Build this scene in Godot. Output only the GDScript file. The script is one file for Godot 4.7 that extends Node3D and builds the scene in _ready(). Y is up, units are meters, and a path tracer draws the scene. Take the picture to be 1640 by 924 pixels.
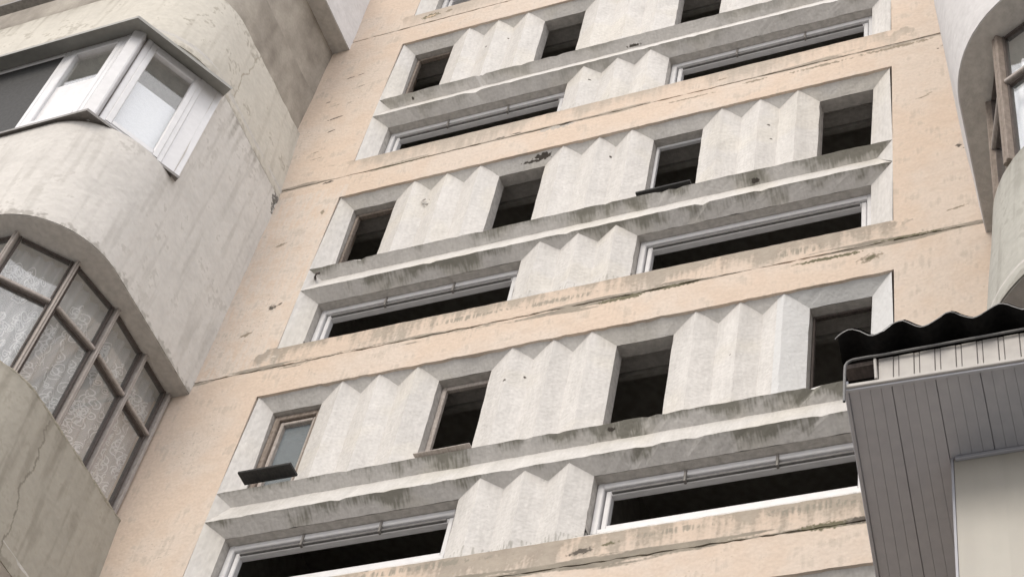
extends Node3D
# Heights in this file are written from the top edge of a relief panel; OY lifts them so that the ground is y = 0.
const OY := 12.04
const STOREY := 2.8
const SEAM := -2.449
const PW := 5.061          # width of a relief panel
var M := {}
var jn := FastNoiseLite.new()
var building: Node3D

func _ready() -> void:
	setup_view()
	jn.seed = 11; jn.frequency = 1.0; jn.fractal_octaves = 3
	make_materials()
	ground()
	building = Node3D.new(); building.name = "apartment_building"; add_child(building)
	tag(building, "tall panel apartment block in peach render with folded white concrete window panels", "building")
	for k in range(-1, 4):
		wall_panel(k)
		relief_panel(k)
		windows(k)
		room(k)
	base_and_roof()
	balconies_left()
	balconies_right()
	extension()
	loose_things()

# ------------------------------------------------------------------ camera, sky, sun
func setup_view() -> void:
	var cam := Camera3D.new(); cam.name = "camera"; add_child(cam)
	var r := Vector3(0.92228, 0.15786, -0.35281)
	var d := Vector3(-0.19396, -0.60051, -0.77574)
	var f := Vector3(-0.33432, 0.78388, -0.52322)
	cam.transform = Transform3D(Basis(r, -d, -f).orthonormalized(), Vector3(6.8263, -10.4390 + OY, 7.4719))
	cam.fov = rad_to_deg(2.0 * atan(462.0 / 2925.23)); cam.near = 0.05; cam.far = 900.0; cam.current = true
	var e := Environment.new()
	e.background_mode = Environment.BG_SKY
	var sm := ProceduralSkyMaterial.new()
	sm.sky_top_color = Color(0.945, 0.942, 0.955); sm.sky_horizon_color = Color(0.89, 0.885, 0.895); sm.sky_curve = 0.3
	sm.ground_bottom_color = Color(0.45, 0.44, 0.42); sm.ground_horizon_color = Color(0.75, 0.75, 0.75)
	var sky := Sky.new(); sky.sky_material = sm
	e.sky = sky; e.background_energy_multiplier = 1.25
	e.tonemap_mode = Environment.TONE_MAPPER_LINEAR
	e.tonemap_exposure = 1.97
	e.sdfgi_enabled = true; e.ssao_enabled = true; e.ssil_enabled = true
	var we := WorldEnvironment.new(); we.name = "world"; we.environment = e; add_child(we)
	var sun := DirectionalLight3D.new(); sun.name = "sun"; add_child(sun)
	sun.light_energy = 0.3; sun.light_angular_distance = 25.0; sun.light_color = Color(1.0, 0.965, 0.92)
	sun.shadow_enabled = true
	sun.look_at_from_position(Vector3(-2.4, 8.0, 12.0), Vector3.ZERO, Vector3.UP)

# ------------------------------------------------------------------ small helpers
func V(x: float, y: float, z: float) -> Vector3:
	return Vector3(x, y + OY, z)

func tag(o: Node, label: String, category: String = "", group: String = "", kind: String = "") -> void:
	if label: o.set_meta("label", label)
	if category: o.set_meta("category", category)
	if group: o.set_meta("group", group)
	if kind: o.set_meta("kind", kind)

func node(called: String, parent: Node) -> Node3D:
	var n := Node3D.new(); n.name = called; parent.add_child(n, true); return n

func begin(smooth := false) -> SurfaceTool:
	var st := SurfaceTool.new(); st.begin(Mesh.PRIMITIVE_TRIANGLES)
	st.set_smooth_group(0 if smooth else -1)
	return st

func done(st: SurfaceTool, called: String, mat: Material, parent: Node) -> MeshInstance3D:
	st.generate_normals()
	var o := MeshInstance3D.new(); o.name = called; o.mesh = st.commit(); o.material_override = mat
	parent.add_child(o, true)
	return o

# a, b, c, d run counter-clockwise seen from outside
func quad(st: SurfaceTool, a: Vector3, b: Vector3, c: Vector3, d: Vector3, ua := Vector2.ZERO, ub := Vector2(1, 0), uc := Vector2(1, 1), ud := Vector2(0, 1)) -> void:
	for p in [[a, ua], [c, uc], [b, ub], [a, ua], [d, ud], [c, uc]]:
		st.set_uv(p[1]); st.add_vertex(p[0])

func tri(st: SurfaceTool, a: Vector3, b: Vector3, c: Vector3, ua: Vector2, ub: Vector2, uc: Vector2) -> void:
	st.set_uv(ua); st.add_vertex(a); st.set_uv(uc); st.add_vertex(c); st.set_uv(ub); st.add_vertex(b)

# a box with chamfer-free faces from eight corners; x, y, z spans in the frame (o, ex, ey, ez)
func obox(st: SurfaceTool, o: Vector3, ex: Vector3, ey: Vector3, ez: Vector3) -> void:
	var p := [o, o + ex, o + ex + ey, o + ey, o + ez, o + ex + ez, o + ex + ey + ez, o + ey + ez]
	var lx := ex.length(); var ly := ey.length(); var lz := ez.length()
	for q in [[4, 5, 6, 7, lx, ly], [1, 0, 3, 2, lx, ly], [0, 4, 7, 3, lz, ly], [5, 1, 2, 6, lz, ly], [7, 6, 2, 3, lx, lz], [0, 1, 5, 4, lx, lz]]:
		quad(st, p[q[0]], p[q[1]], p[q[2]], p[q[3]], Vector2.ZERO, Vector2(q[4], 0), Vector2(q[4], q[5]), Vector2(0, q[5]))

func box(st: SurfaceTool, x0: float, x1: float, y0: float, y1: float, z0: float, z1: float) -> void:
	obox(st, V(x0, y0, z0), Vector3(x1 - x0, 0, 0), Vector3(0, y1 - y0, 0), Vector3(0, 0, z1 - z0))

# box with its long edges chamfered by c: a bar along direction a -> b, width w along side, thickness t along up
func bar(st: SurfaceTool, a: Vector3, b: Vector3, side: Vector3, up: Vector3, w: float, t: float, c := 0.006) -> void:
	var pr := [Vector2(-w / 2 + c, -t / 2), Vector2(w / 2 - c, -t / 2), Vector2(w / 2, -t / 2 + c), Vector2(w / 2, t / 2 - c), Vector2(w / 2 - c, t / 2), Vector2(-w / 2 + c, t / 2), Vector2(-w / 2, t / 2 - c), Vector2(-w / 2, -t / 2 + c)]
	var L := a.distance_to(b)
	for i in 8:
		var p: Vector2 = pr[i]; var q: Vector2 = pr[(i + 1) % 8]
		var p3 := side * p.x + up * p.y; var q3 := side * q.x + up * q.y
		quad(st, a + p3, b + p3, b + q3, a + q3, Vector2(i * .03, 0), Vector2(i * .03, L), Vector2(i * .03 + .03, L), Vector2(i * .03 + .03, 0))
	for e in [a, b]:
		for i in range(1, 7):
			var s: Array = [pr[0], pr[i], pr[i + 1]]
			tri(st, e + side * s[0].x + up * s[0].y, e + side * s[1].x + up * s[1].y, e + side * s[2].x + up * s[2].y, Vector2.ZERO, Vector2(.03, 0), Vector2(0, .03))

func tube(st: SurfaceTool, pts: Array, r: float, n := 8) -> void:
	var rings := []
	for i in pts.size():
		var d: Vector3 = (pts[mini(i + 1, pts.size() - 1)] - pts[maxi(i - 1, 0)]).normalized()
		var u := d.cross(Vector3(0.3, 0.2, 0.9)).normalized(); var w := d.cross(u)
		var ring := []
		for k in n: ring.append(pts[i] + (u * cos(TAU * k / n) + w * sin(TAU * k / n)) * r)
		rings.append(ring)
	for i in rings.size() - 1:
		for k in n: quad(st, rings[i][k], rings[i][(k + 1) % n], rings[i + 1][(k + 1) % n], rings[i + 1][k])

func jit(x: float, id: float, amp: float) -> float:
	return jn.get_noise_2d(x * 7.0, id * 13.7) * amp * 1.6

# ------------------------------------------------------------------ textures and materials
func nb(w: int, h: int, freq: float, sd: int, oct := 4) -> PackedByteArray:
	var n := FastNoiseLite.new(); n.seed = sd; n.frequency = freq; n.fractal_octaves = oct
	var im := n.get_image(w, h, false, false, true); im.convert(Image.FORMAT_L8)
	return im.get_data()

func nstreak(w: int, h: int, freq: float, sd: int, stretch: int, oct := 4) -> PackedByteArray:
	var n := FastNoiseLite.new(); n.seed = sd; n.frequency = freq; n.fractal_octaves = oct
	var im := n.get_image(w, maxi(2, h / stretch), false, false, true); im.convert(Image.FORMAT_L8)
	im.resize(w, h, Image.INTERPOLATE_CUBIC)
	return im.get_data()

func nwide(w: int, h: int, freq: float, sd: int, stretch: int, oct := 4) -> PackedByteArray:
	var n := FastNoiseLite.new(); n.seed = sd; n.frequency = freq; n.fractal_octaves = oct
	var im := n.get_image(maxi(2, w / stretch), h, false, false, true); im.convert(Image.FORMAT_L8)
	im.resize(w, h, Image.INTERPOLATE_CUBIC)
	return im.get_data()

func tex_from(buf: PackedByteArray, w: int, h: int, fmt := Image.FORMAT_RGB8) -> ImageTexture:
	var im := Image.create_from_data(w, h, false, fmt, buf)
	return ImageTexture.create_from_image(im)

func s8(v: float) -> int:   # linear base colour to an sRGB byte
	return clampi(int((1.055 * pow(maxf(v, 0.0031), 0.4167) - 0.055) * 255.0), 0, 255)

func sst(a: float, b: float, x: float) -> float:
	var t := clampf((x - a) / (b - a), 0.0, 1.0)
	return t * t * (3.0 - 2.0 * t)

func bump_tex(freq: float, sd: int, strength: float) -> ImageTexture:
	var n := FastNoiseLite.new(); n.seed = sd; n.frequency = freq; n.fractal_octaves = 4
	var im := n.get_seamless_image(512, 512)
	im.convert(Image.FORMAT_RGBA8)
	im.bump_map_to_normal_map(strength)
	return ImageTexture.create_from_image(im)

func grain(w: int, h: int, freq: float, sd: int, strength: float) -> ImageTexture:
	var n := FastNoiseLite.new(); n.seed = sd; n.frequency = freq; n.fractal_octaves = 5
	var im := n.get_image(w, h); im.convert(Image.FORMAT_RGBA8); im.bump_map_to_normal_map(strength)
	return ImageTexture.create_from_image(im)

func mat(called: String, c: Color, rough := 0.85, tex: Texture2D = null, nrm: Texture2D = null, nscale := 0.6) -> StandardMaterial3D:
	var m := StandardMaterial3D.new(); m.resource_name = called
	m.albedo_color = c.linear_to_srgb() if tex == null else Color.WHITE
	m.roughness = rough
	if tex: m.albedo_texture = tex
	if nrm:
		m.normal_enabled = true; m.normal_texture = nrm; m.normal_scale = nscale
	m.cull_mode = BaseMaterial3D.CULL_DISABLED
	M[called] = m
	return m

func mottled(called: String, a: Color, b: Color, rough: float, scale: float, sd: int, streak := 1, nrm: Texture2D = null) -> StandardMaterial3D:
	var w := 256
	var n1 := nb(w, w, .03, sd, 5); var n2 := nstreak(w, w, .06, sd + 1, streak, 4)
	var buf := PackedByteArray(); buf.resize(w * w * 3)
	for i in w * w:
		var t := (n1[i] * .5 + n2[i] * .5) / 255.0
		t = clampf((t - .5) * 1.7 + .5, 0, 1)
		buf[i * 3] = s8(lerpf(a.r, b.r, t)); buf[i * 3 + 1] = s8(lerpf(a.g, b.g, t)); buf[i * 3 + 2] = s8(lerpf(a.b, b.b, t))
	var m := mat(called, a, rough, tex_from(buf, w, w), null)
	m.uv1_triplanar = true; m.uv1_world_triplanar = true; m.uv1_scale = Vector3.ONE * scale
	if nrm:
		m.normal_enabled = true; m.normal_texture = nrm; m.normal_scale = .5
	return m

# peach render of the facade: stains, pits and patches where the photograph shows them
func render_texture() -> ImageTexture:
	var w := 1200; var h := 1700
	var n1 := nb(w, h, .16, 3, 4); var n2 := nb(w, h, .025, 4, 5); var n3 := nb(w, h, .0045, 5, 4)
	var ns := nstreak(w, h, .16, 6, 9, 4)
	var nq := nstreak(w, h, .045, 8, 7, 4)
	var nh := nwide(w, h, .05, 7, 12, 4)
	var buf := PackedByteArray(); buf.resize(w * h * 3)
	var amt := [1.15, 1.1, .55, .4]
	var sm := [1.1, .95, .7, .35]
	for j in h:
		var y := 7.2 - (j + .5) * .006
		var k := int(floor((y - SEAM) / STOREY))
		var yy := y - SEAM - k * STOREY
		var ak: float = amt[clampi(k, 0, 3)]
		for i in w:
			var x := -1.0 + (i + .5) * .006
			var at := j * w + i
			var a := n1[at] / 255.0; var b := n2[at] / 255.0; var c := n3[at] / 255.0; var s := ns[at] / 255.0
			var hz := nh[at] / 255.0
			var f := .86 + .10 * b + .14 * a + .07 * hz
			var pale := sst(.35, .75, c * .7 + b * .3) * .6
			if x < .05 and y > .35 and y < 3.0:
				pale = maxf(pale, sst(.3, .6, b * .5 + s * .5) * .85)
			var r := lerpf(.575, .575, pale) * f; var g := lerpf(.468, .508, pale) * f; var bl := lerpf(.378, .445, pale) * f
			var d := 0.0
			if yy < .27 and x > -.12 + (b - .5) * .5 and x < 5.1 + (b - .5) * .7:                       # grime that runs down from the strip sills
				d = ak * sst(-.1, .55, s * .24 + nq[at] / 255.0 * .42 + a * .3 + b * .4 + c * .75 - (1.13 - 1.8 * yy))
				d = minf(d, .68)
			var near := minf(yy, STOREY - yy)
			if near < .09:                                              # ragged, stained edges of the joint
				var kk := clampi(k if yy < 1.0 else k + 1, 0, 3)
				var sm_k: float = sm[kk]
				var reach := .006 + .11 * sm_k * pow(maxf(hz - .2, 0.0) * 1.3, 1.7)
				d = maxf(d, (.45 + .45 * sm_k) * sst(.0, .016, reach + (a - .5) * .018 - near))
			if x < -.2 and x > -.75:
				d = maxf(d, .5 * sst(.72, .8, a) * sst(.5, .7, c))
			d = maxf(d, .30 * sst(.56, .74, b * .55 + s * .25 + hz * .2))      # thin grey weathering in patches
			var pit := sst(.78, .84, a * .8 + b * .2)
			r = lerpf(r, .17 + .12 * b, d); g = lerpf(g, .152 + .105 * b, d); bl = lerpf(bl, .125 + .08 * b, d)
			r = lerpf(r, .33, pit * .55); g = lerpf(g, .26, pit * .55); bl = lerpf(bl, .19, pit * .55)
			var o := at * 3
			buf[o] = s8(r); buf[o + 1] = s8(g); buf[o + 2] = s8(bl)
	# knocked-off render and dark marks: x, y, half width, half height, tilt, tone
	var marks := [[-.20, 3.12, .07, .022, .1, 0], [2.10, 3.125, .2, .035, .05, 2], [2.16, 3.15, .07, .02, .1, 0], [1.52, 3.17, .07, .010, 0, 0], [1.68, 3.18, .05, .008, 0, 0], [3.89, 3.10, .12, .02, .0, 1],
		[3.04, .33, .22, .03, .06, 3], [3.40, .345, .26, .022, .0, 3], [4.90, .20, .10, .05, .3, 1], [4.90, .20, .045, .022, .3, 3], [3.06, -2.33, .10, .035, .1, 0], [3.24, -2.30, .07, .02, .1, 3],
		[4.63, -2.44, .16, .035, .0, 3], [4.86, -2.43, .1, .03, .0, 0], [-.23, 1.22, .035, .05, .6, 0], [-.16, 1.25, .03, .012, .6, 0], [-.12, 2.60, .02, .035, .2, 1], [5.31, 2.21, .06, .008, .25, 1],
		[5.36, 2.25, .03, .006, .4, 1], [5.555, 1.41, .025, .03, .5, 0], [5.60, 1.35, .015, .02, .5, 0], [5.50, 2.95, .035, .015, .3, 0], [5.44, 2.91, .01, .01, 0, 0], [5.52, .60, .09, .012, .2, 1],
		[-.43, 4.10, .05, .012, .3, 0], [-.45, 4.35, .09, .012, .2, 0], [-.30, 4.9, .05, .008, .1, 0], [-.49, 5.14, .05, .010, .2, 0], [-.36, 5.16, .03, .008, .2, 0], [-.5, 4.62, .05, .008, 0, 1],
		[-.36, 4.6, .04, .008, .1, 1], [-.62, 4.72, .03, .01, .2, 0], [.22, 6.09, .12, .05, .1, 3], [.22, 6.09, .07, .025, .1, 5], [.42, 6.10, .05, .035, .4, 1], [1.12, 6.07, .055, .04, .0, 1], [1.12, 6.07, .035, .022, .0, 5],
		[1.35, 6.06, .04, .02, .2, 0], [1.55, 6.05, .06, .012, .1, 1], [-.5, 3.75, .05, .009, .2, 1], [-.46, 3.62, .07, .007, .1, 1], [-.42, 2.2, .05, .02, .4, 1], [-.38, .9, .06, .03, .5, 1],
		[2.5, .47, .35, .035, .0, 4], [1.7, .49, .4, .03, 0, 4], [4.35, .46, .22, .05, 0, 4], [4.6, .30, .3, .02, 0, 3], [3.65, -2.27, .3, .03, 0, 4], [1.9, -2.25, .7, .03, 0, 4], [4.55, -2.26, .3, .05, 0, 4],
		[4.45, 3.09, .3, .02, 0, 1], [5.1, 3.10, .3, .026, 0, 1], [3.3, 3.07, .25, .012, 0, 1], [.5, 3.14, .35, .012, 0, 3], [5.2, .37, .3, .014, 0, 3], [1.3, 3.16, .1, .006, 0, 1], [3.6, 3.26, .06, .01, .1, 1]]
	var tone := [Vector3(.10, .085, .07), Vector3(.27, .225, .17), Vector3(.40, .37, .33), Vector3(.135, .12, .075), Vector3(.24, .22, .18), Vector3(.50, .39, .28)]
	for m in marks:
		var ci := int((m[0] + 1.0) / .006); var cj := int((7.2 - m[1]) / .006)
		var rx := int(m[2] / .006) + 2; var rr := maxi(rx, int(m[3] / .006) + 2)
		var t: Vector3 = tone[m[5]]
		for j in range(maxi(0, cj - rr), mini(h, cj + rr)):
			for i in range(maxi(0, ci - rr), mini(w, ci + rr)):
				var dx: float = (i - ci) * .006; var dy: float = (cj - j) * .006
				var u: float = (dx * cos(m[4]) + dy * sin(m[4])) / m[2]; var v: float = (-dx * sin(m[4]) + dy * cos(m[4])) / m[3]
				var q := sqrt(u * u + v * v) + (n1[j * w + i] / 255.0 - .5) * 1.2 + (n2[j * w + i] / 255.0 - .5) * .6
				var cov := 1.0 - sst(.6, .95, q)
				if m[5] == 4: cov *= .75 * sst(.35, .6, ns[j * w + i] / 255.0)
				if cov > 0.01:
					var o := (j * w + i) * 3
					buf[o] = int(lerpf(buf[o], s8(t.x), cov)); buf[o + 1] = int(lerpf(buf[o + 1], s8(t.y), cov)); buf[o + 2] = int(lerpf(buf[o + 2], s8(t.z), cov))
	return tex_from(buf, w, h)

# concrete relief panel: u runs along the panel, v along its section (2.46 m)
func concrete_texture(sd: int, grime: float, fresh_patch: bool, marks: Array) -> ImageTexture:
	var w := 840; var h := 410
	var n1 := nb(w, h, .16, sd, 4); var n2 := nb(w, h, .024, sd + 1, 5); var n3 := nb(w, h, .0075, sd + 2, 3)
	var ns := nstreak(w, h, .26, sd + 3, 7, 3); var nw := nstreak(w, h, .035, sd + 4, 10, 3)
	var buf := PackedByteArray(); buf.resize(w * h * 3)
	for j in h:
		var s := (j + .5) * .006
		for i in w:
			var at := j * w + i
			var x := (i + .5) * .006025
			var a := n1[at] / 255.0; var b := n2[at] / 255.0; var c := n3[at] / 255.0; var k := ns[at] / 255.0; var wv := nw[at] / 255.0
			var f := .90 + .14 * (k - .5) + .15 * (wv - .5) + .15 * (a - .16) + .10 * b
			var r := .585 * f; var g := .565 * f; var bl := .54 * f
			var warm := sst(.5, .75, c) * .5
			bl *= 1.0 - .06 * warm; r *= 1.0 + .02 * warm
			var d := 0.0
			if s < .153: d = .05 + .22 * sst(.35, .8, k * .6 + b * .4)
			elif s > 1.195 and s < 1.33: d = .06 + grime * sst(-.05, .5, k * .35 + b * .6 + c * .85 - (.60 + (s - 1.209) * 3.4))
			elif s > 1.565 and s < 1.72: d = .06 + grime * sst(-.05, .5, k * .35 + b * .6 + c * .85 - (.64 + (s - 1.572) * 3.0))
			elif s >= 1.33 and s <= 1.565: d = .08 + .22 * grime * sst(.4, .8, b * .6 + a * .4)
			elif s > 2.30: d = grime * .5 * sst(.5, .75, k)
			elif s < 1.2 and s > 1.05: d = .12 * sst(.6, .8, k)
			d = clampf(d, 0, .85)
			if fresh_patch and x > 4.22 and s < 1.15:
				r = .60 * (.96 + .06 * a); g = .60 * (.96 + .06 * a); bl = .595 * (.96 + .06 * a)
				d = .18 if s < .153 else 0.0
			var dk := sst(.84, .88, a * .75 + b * .25) * .5
			r = lerpf(r, .185, d); g = lerpf(g, .178, d); bl = lerpf(bl, .145, d)
			r = lerpf(r, .22, dk); g = lerpf(g, .21, dk); bl = lerpf(bl, .19, dk)
			var o := at * 3
			buf[o] = s8(r); buf[o + 1] = s8(g); buf[o + 2] = s8(bl)
	for m in marks:                        # dark knocks: x, run along the section, half width, half height
		for j in range(int((m[1] - m[3]) / .006) - 1, int((m[1] + m[3]) / .006) + 2):
			for i in range(int((m[0] - m[2]) / .006025) - 1, int((m[0] + m[2]) / .006025) + 2):
				if i < 0 or j < 0 or i >= w or j >= h: continue
				var q := Vector2((i * .006025 - m[0]) / m[2], (j * .006 - m[1]) / m[3]).length() + (n1[j * w + i] / 255.0 - .5) * 1.1
				if q < .85:
					var o := (j * w + i) * 3
					buf[o] = s8(.07); buf[o + 1] = s8(.06); buf[o + 2] = s8(.05)
	return tex_from(buf, w, h)

# balcony plaster: u along the wall (5 m), v upwards from the slab (2.8 m)
func plaster_texture(sd: int, base: Vector3, stain: Vector3, top_v: float, top_amt: float, streak_amt: float, patch_amt: float, cracks := []) -> ImageTexture:
	var w := 560; var h := 320
	var n1 := nb(w, h, .12, sd, 4); var n2 := nb(w, h, .03, sd + 1, 5); var n3 := nb(w, h, .009, sd + 2, 3)
	var ns := nstreak(w, h, .06, sd + 3, 12, 4)
	var buf := PackedByteArray(); buf.resize(w * h * 3)
	for j in h:
		var v := 2.8 - (j + .5) * .00875
		for i in w:
			var at := j * w + i
			var a := n1[at] / 255.0; var b := n2[at] / 255.0; var c := n3[at] / 255.0; var s := ns[at] / 255.0
			var f := .86 + .10 * a + .14 * b + .10 * (c - .5)
			var d := streak_amt * sst(.52, .8, s * .7 + b * .3)
			d = maxf(d, patch_amt * sst(.66, .76, b * .5 + a * .5 + (c - .5) * .35))
			if v < top_v + .02:
				d = maxf(d, top_amt * sst(-.05, .5, s * .75 + a * .3 - (.36 + (top_v - v) * 1.0)))
			if v < .07: d = maxf(d, top_amt * .8 * sst(.45, .6, a * .5 + b * .5 - v * 3.0 + .1))
			var o := at * 3
			buf[o] = s8(lerpf(base.x * f, stain.x, d)); buf[o + 1] = s8(lerpf(base.y * f, stain.y, d)); buf[o + 2] = s8(lerpf(base.z * f, stain.z, d))
	for c in cracks:                       # run and height of both ends, width
		var n := 420
		for q in n:
			var t := float(q) / n
			var uu := lerpf(c[0], c[2], t) + jn.get_noise_2d(t * 1.6, c[0] * 9.0) * .07; var vv := lerpf(c[1], c[3], t)
			var i := int(uu / .00875); var j := int((2.8 - vv) / .00875)
			for di in (2 if jn.get_noise_2d(t * 9.0, 3.0) > .05 else 1):
				if i + di >= 0 and i + di < w and j >= 0 and j < h:
					var o := (j * w + i + di) * 3
					buf[o] = s8(stain.x * c[4]); buf[o + 1] = s8(stain.y * c[4]); buf[o + 2] = s8(stain.z * c[4])
	return tex_from(buf, w, h)

func lace_texture() -> ImageTexture:
	var w := 768; var h := 640
	var im := Image.create(w, h, false, Image.FORMAT_RGBA8)
	im.fill(Color(.9, .9, .905, .30))
	var rng := RandomNumberGenerator.new(); rng.seed = 77
	for i in 300:                                    # scrolls of thicker thread
		var cx := rng.randf() * w; var cy := h * (.12 + .86 * rng.randf())
		var rad := rng.randf_range(8, 30); var turn := rng.randf() * TAU; var dir := 1.0 if rng.randf() < .5 else -1.0
		var n := int(rad * 16)
		for q in n:
			var t := float(q) / n
			var a := turn + dir * t * TAU * 1.6
			var r := rad * (1.0 - t * .85)
			var wd := 1.5 + 2.5 * sin(t * PI)
			var px := int(cx + cos(a) * r); var py := int(cy + sin(a) * r * 1.2)
			for dx in range(-int(wd / 2), int(wd / 2) + 1):
				for dy in range(-int(wd / 2), int(wd / 2) + 1):
					im.set_pixel(posmod(px + dx, w), clampi(py + dy, 0, h - 1), Color(.93, .93, .935, .52))
	var tex := ImageTexture.create_from_image(im)
	return tex

func board_texture() -> ImageTexture:
	var w := 256; var h := 256
	var s := nstreak(w, h, .016, 81, 3, 5); var b := nb(w, h, .022, 83, 5); var f := nb(w, h, .2, 84, 3)
	var buf := PackedByteArray(); buf.resize(w * h * 3)
	for i in w * h:
		var t := clampf((s[i] * .6 + b[i] * .4) / 255.0 * 1.6 - .3, 0, 1)
		var g := .9 + .2 * f[i] / 255.0
		buf[i * 3] = s8(lerpf(.20, .37, t) * g); buf[i * 3 + 1] = s8(lerpf(.175, .335, t) * g); buf[i * 3 + 2] = s8(lerpf(.145, .285, t) * g)
	return tex_from(buf, w, h)

func make_materials() -> void:
	var rough_n := bump_tex(.03, 21, 5.0)
	var fine_n := bump_tex(.08, 22, 3.0)
	var wall_n := grain(1200, 1700, .12, 201, 1.0); var conc_n := grain(840, 410, .14, 202, 1.0); var plas_n := grain(560, 320, .09, 203, 1.0)
	mat("peach_render", Color.WHITE, .93, render_texture(), wall_n, .45)
	for k in 3: mat("concrete_%d" % k, Color.WHITE, .93, concrete_texture(31 + 10 * k, [1.05, .85, .5][k], k == 0, [[[2.17, .42, .012, .012], [2.3, .35, .01, .012], [1.85, .55, .008, .01], [3.9, .6, .01, .01], [3.1, 1.25, .03, .02]], [[1.98, .06, .09, .03], [1.9, .085, .12, .012], [3.95, 1.29, .035, .025], [2.62, .3, .014, .014], [4.02, .42, .012, .01], [4.05, .62, .01, .01]], [[2.63, 1.30, .07, .018], [1.0, .5, .012, .012], [2.25, 1.86, .014, .014], [.35, 1.27, .015, .015], [1.2, .36, .01, .01]]][k]), conc_n, .5)
	mat("plaster_low", Color.WHITE, .95, plaster_texture(101, Vector3(.35, .325, .275), Vector3(.20, .18, .145), 1.33, .8, .55, .35, [[1.08, 1.3, 1.06, .95, 1.0], [1.06, .95, 1.02, .0, 1.0]]), plas_n, .5)
	mat("plaster_mid", Color.WHITE, .95, plaster_texture(111, Vector3(.585, .56, .525), Vector3(.30, .28, .25), 2.82, .95, .32, .4, [[.03, 2.79, .05, 2.55, .4], [.04, 2.8, .06, 2.6, .4], [.055, 2.8, .03, 2.62, .5], [.07, 2.8, .06, 2.68, .4], [.09, 2.8, .08, 2.7, .5]]), plas_n, .5)
	mat("plaster_high", Color.WHITE, .95, plaster_texture(121, Vector3(.53, .50, .44), Vector3(.27, .245, .20), 1.2, .7, .3, .6, [[1.07, .2, .96, 1.17, 1.3]]), plas_n, .5)
	mat("plaster_white", Color.WHITE, .9, plaster_texture(131, Vector3(.62, .605, .60), Vector3(.50, .48, .47), 1.3, .2, .25, .12), plas_n, .5)
	mat("plaster_grey", Color.WHITE, .95, plaster_texture(141, Vector3(.40, .39, .35), Vector3(.22, .21, .18), 1.33, .8, .5, .4), plas_n, .5)
	mottled("soffit", Color(.45, .43, .40), Color(.55, .525, .49), .9, .9, 51, 1, fine_n)
	mottled("mortar", Color(.20, .17, .13), Color(.36, .31, .24), .97, 2.5, 52)
	mottled("mortar_pale", Color(.19, .175, .135), Color(.34, .31, .25), .97, 2.5, 48)
	mottled("room", Color(.25, .235, .21), Color(.34, .32, .29), .95, .7, 53)
	mottled("reveal", Color(.38, .36, .335), Color(.50, .475, .445), .95, 1.2, 54, 1, fine_n)
	mottled("wood_pale", Color(.29, .25, .22), Color(.45, .405, .37), .7, 3.0, 55, 6)
	mottled("wood_grey", Color(.26, .225, .20), Color(.40, .36, .33), .75, 3.0, 47, 6)
	mottled("wood_dark", Color(.045, .035, .03), Color(.10, .08, .07), .8, 3.0, 56, 6)
	mottled("wood_black", Color(.012, .012, .012), Color(.03, .028, .026), .8, 3.0, 49, 6)
	mottled("wood_brown", Color(.16, .125, .10), Color(.28, .235, .20), .8, 3.0, 57, 6)
	mottled("pvc", Color(.60, .595, .60), Color(.66, .655, .66), .35, .8, 58)
	mottled("pvc_grey", Color(.11, .105, .105), Color(.17, .165, .16), .5, 1.2, 59)
	mottled("visor", Color(.25, .245, .225), Color(.30, .295, .27), .55, .8, 60)
	mottled("flashing", Color(.15, .14, .13), Color(.22, .205, .19), .5, 1.5, 61)
	mottled("siding_grey", Color(.345, .352, .385), Color(.385, .392, .422), .5, .6, 62)
	mottled("siding_white", Color(.36, .34, .32), Color(.42, .40, .375), .45, .8, 63)
	mottled("sheet_beige", Color(.37, .35, .31), Color(.41, .39, .345), .5, .5, 64, 8)
	mottled("slate", Color(.010, .010, .010), Color(.02, .019, .018), .9, 2.0, 65)
	mottled("pipe", Color(.10, .10, .10), Color(.17, .165, .16), .5, 3.0, 66)
	mottled("paving", Color(.13, .127, .123), Color(.20, .196, .19), .95, .12, 67, 1, rough_n)
	mottled("roofing", Color(.10, .10, .10), Color(.16, .16, .155), .95, .3, 68)
	mottled("net", Color(.035, .035, .035), Color(.05, .05, .05), .8, 2.0, 69)
	mottled("blind", Color(.66, .67, .69), Color(.74, .75, .77), .7, 2.0, 70)
	M.slate.metallic_specular = .1
	var bd := mat("board", Color.WHITE, .85, board_texture()); bd.uv1_scale = Vector3(2.4, 1.4, 1)
	var gl := mat("glass", Color(.02, .025, .025), .03); gl.transparency = BaseMaterial3D.TRANSPARENCY_ALPHA
	gl.albedo_color = Color(.75, .8, .8, .05); gl.metallic_specular = .6
	var gd := mat("dusty_glass", Color(.3, .3, .3), .12); gd.transparency = BaseMaterial3D.TRANSPARENCY_ALPHA
	gd.albedo_color = Color(.62, .66, .68, .32)
	var lc := mat("lace", Color.WHITE, .9, lace_texture()); lc.transparency = BaseMaterial3D.TRANSPARENCY_ALPHA

# ------------------------------------------------------------------ setting
func ground() -> void:
	var st := begin()
	quad(st, Vector3(-150, 0, 150), Vector3(150, 0, 150), Vector3(150, 0, -150), Vector3(-150, 0, -150))
	var g := done(st, "ground", M.paving, self)
	tag(g, "pale worn paving of the yard below the building", "", "", "structure")

# ------------------------------------------------------------------ facade
func fuv(x: float, y: float) -> Vector2:
	return Vector2((x + 1.0) / 7.2, (7.2 - y) / 10.2)

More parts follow.
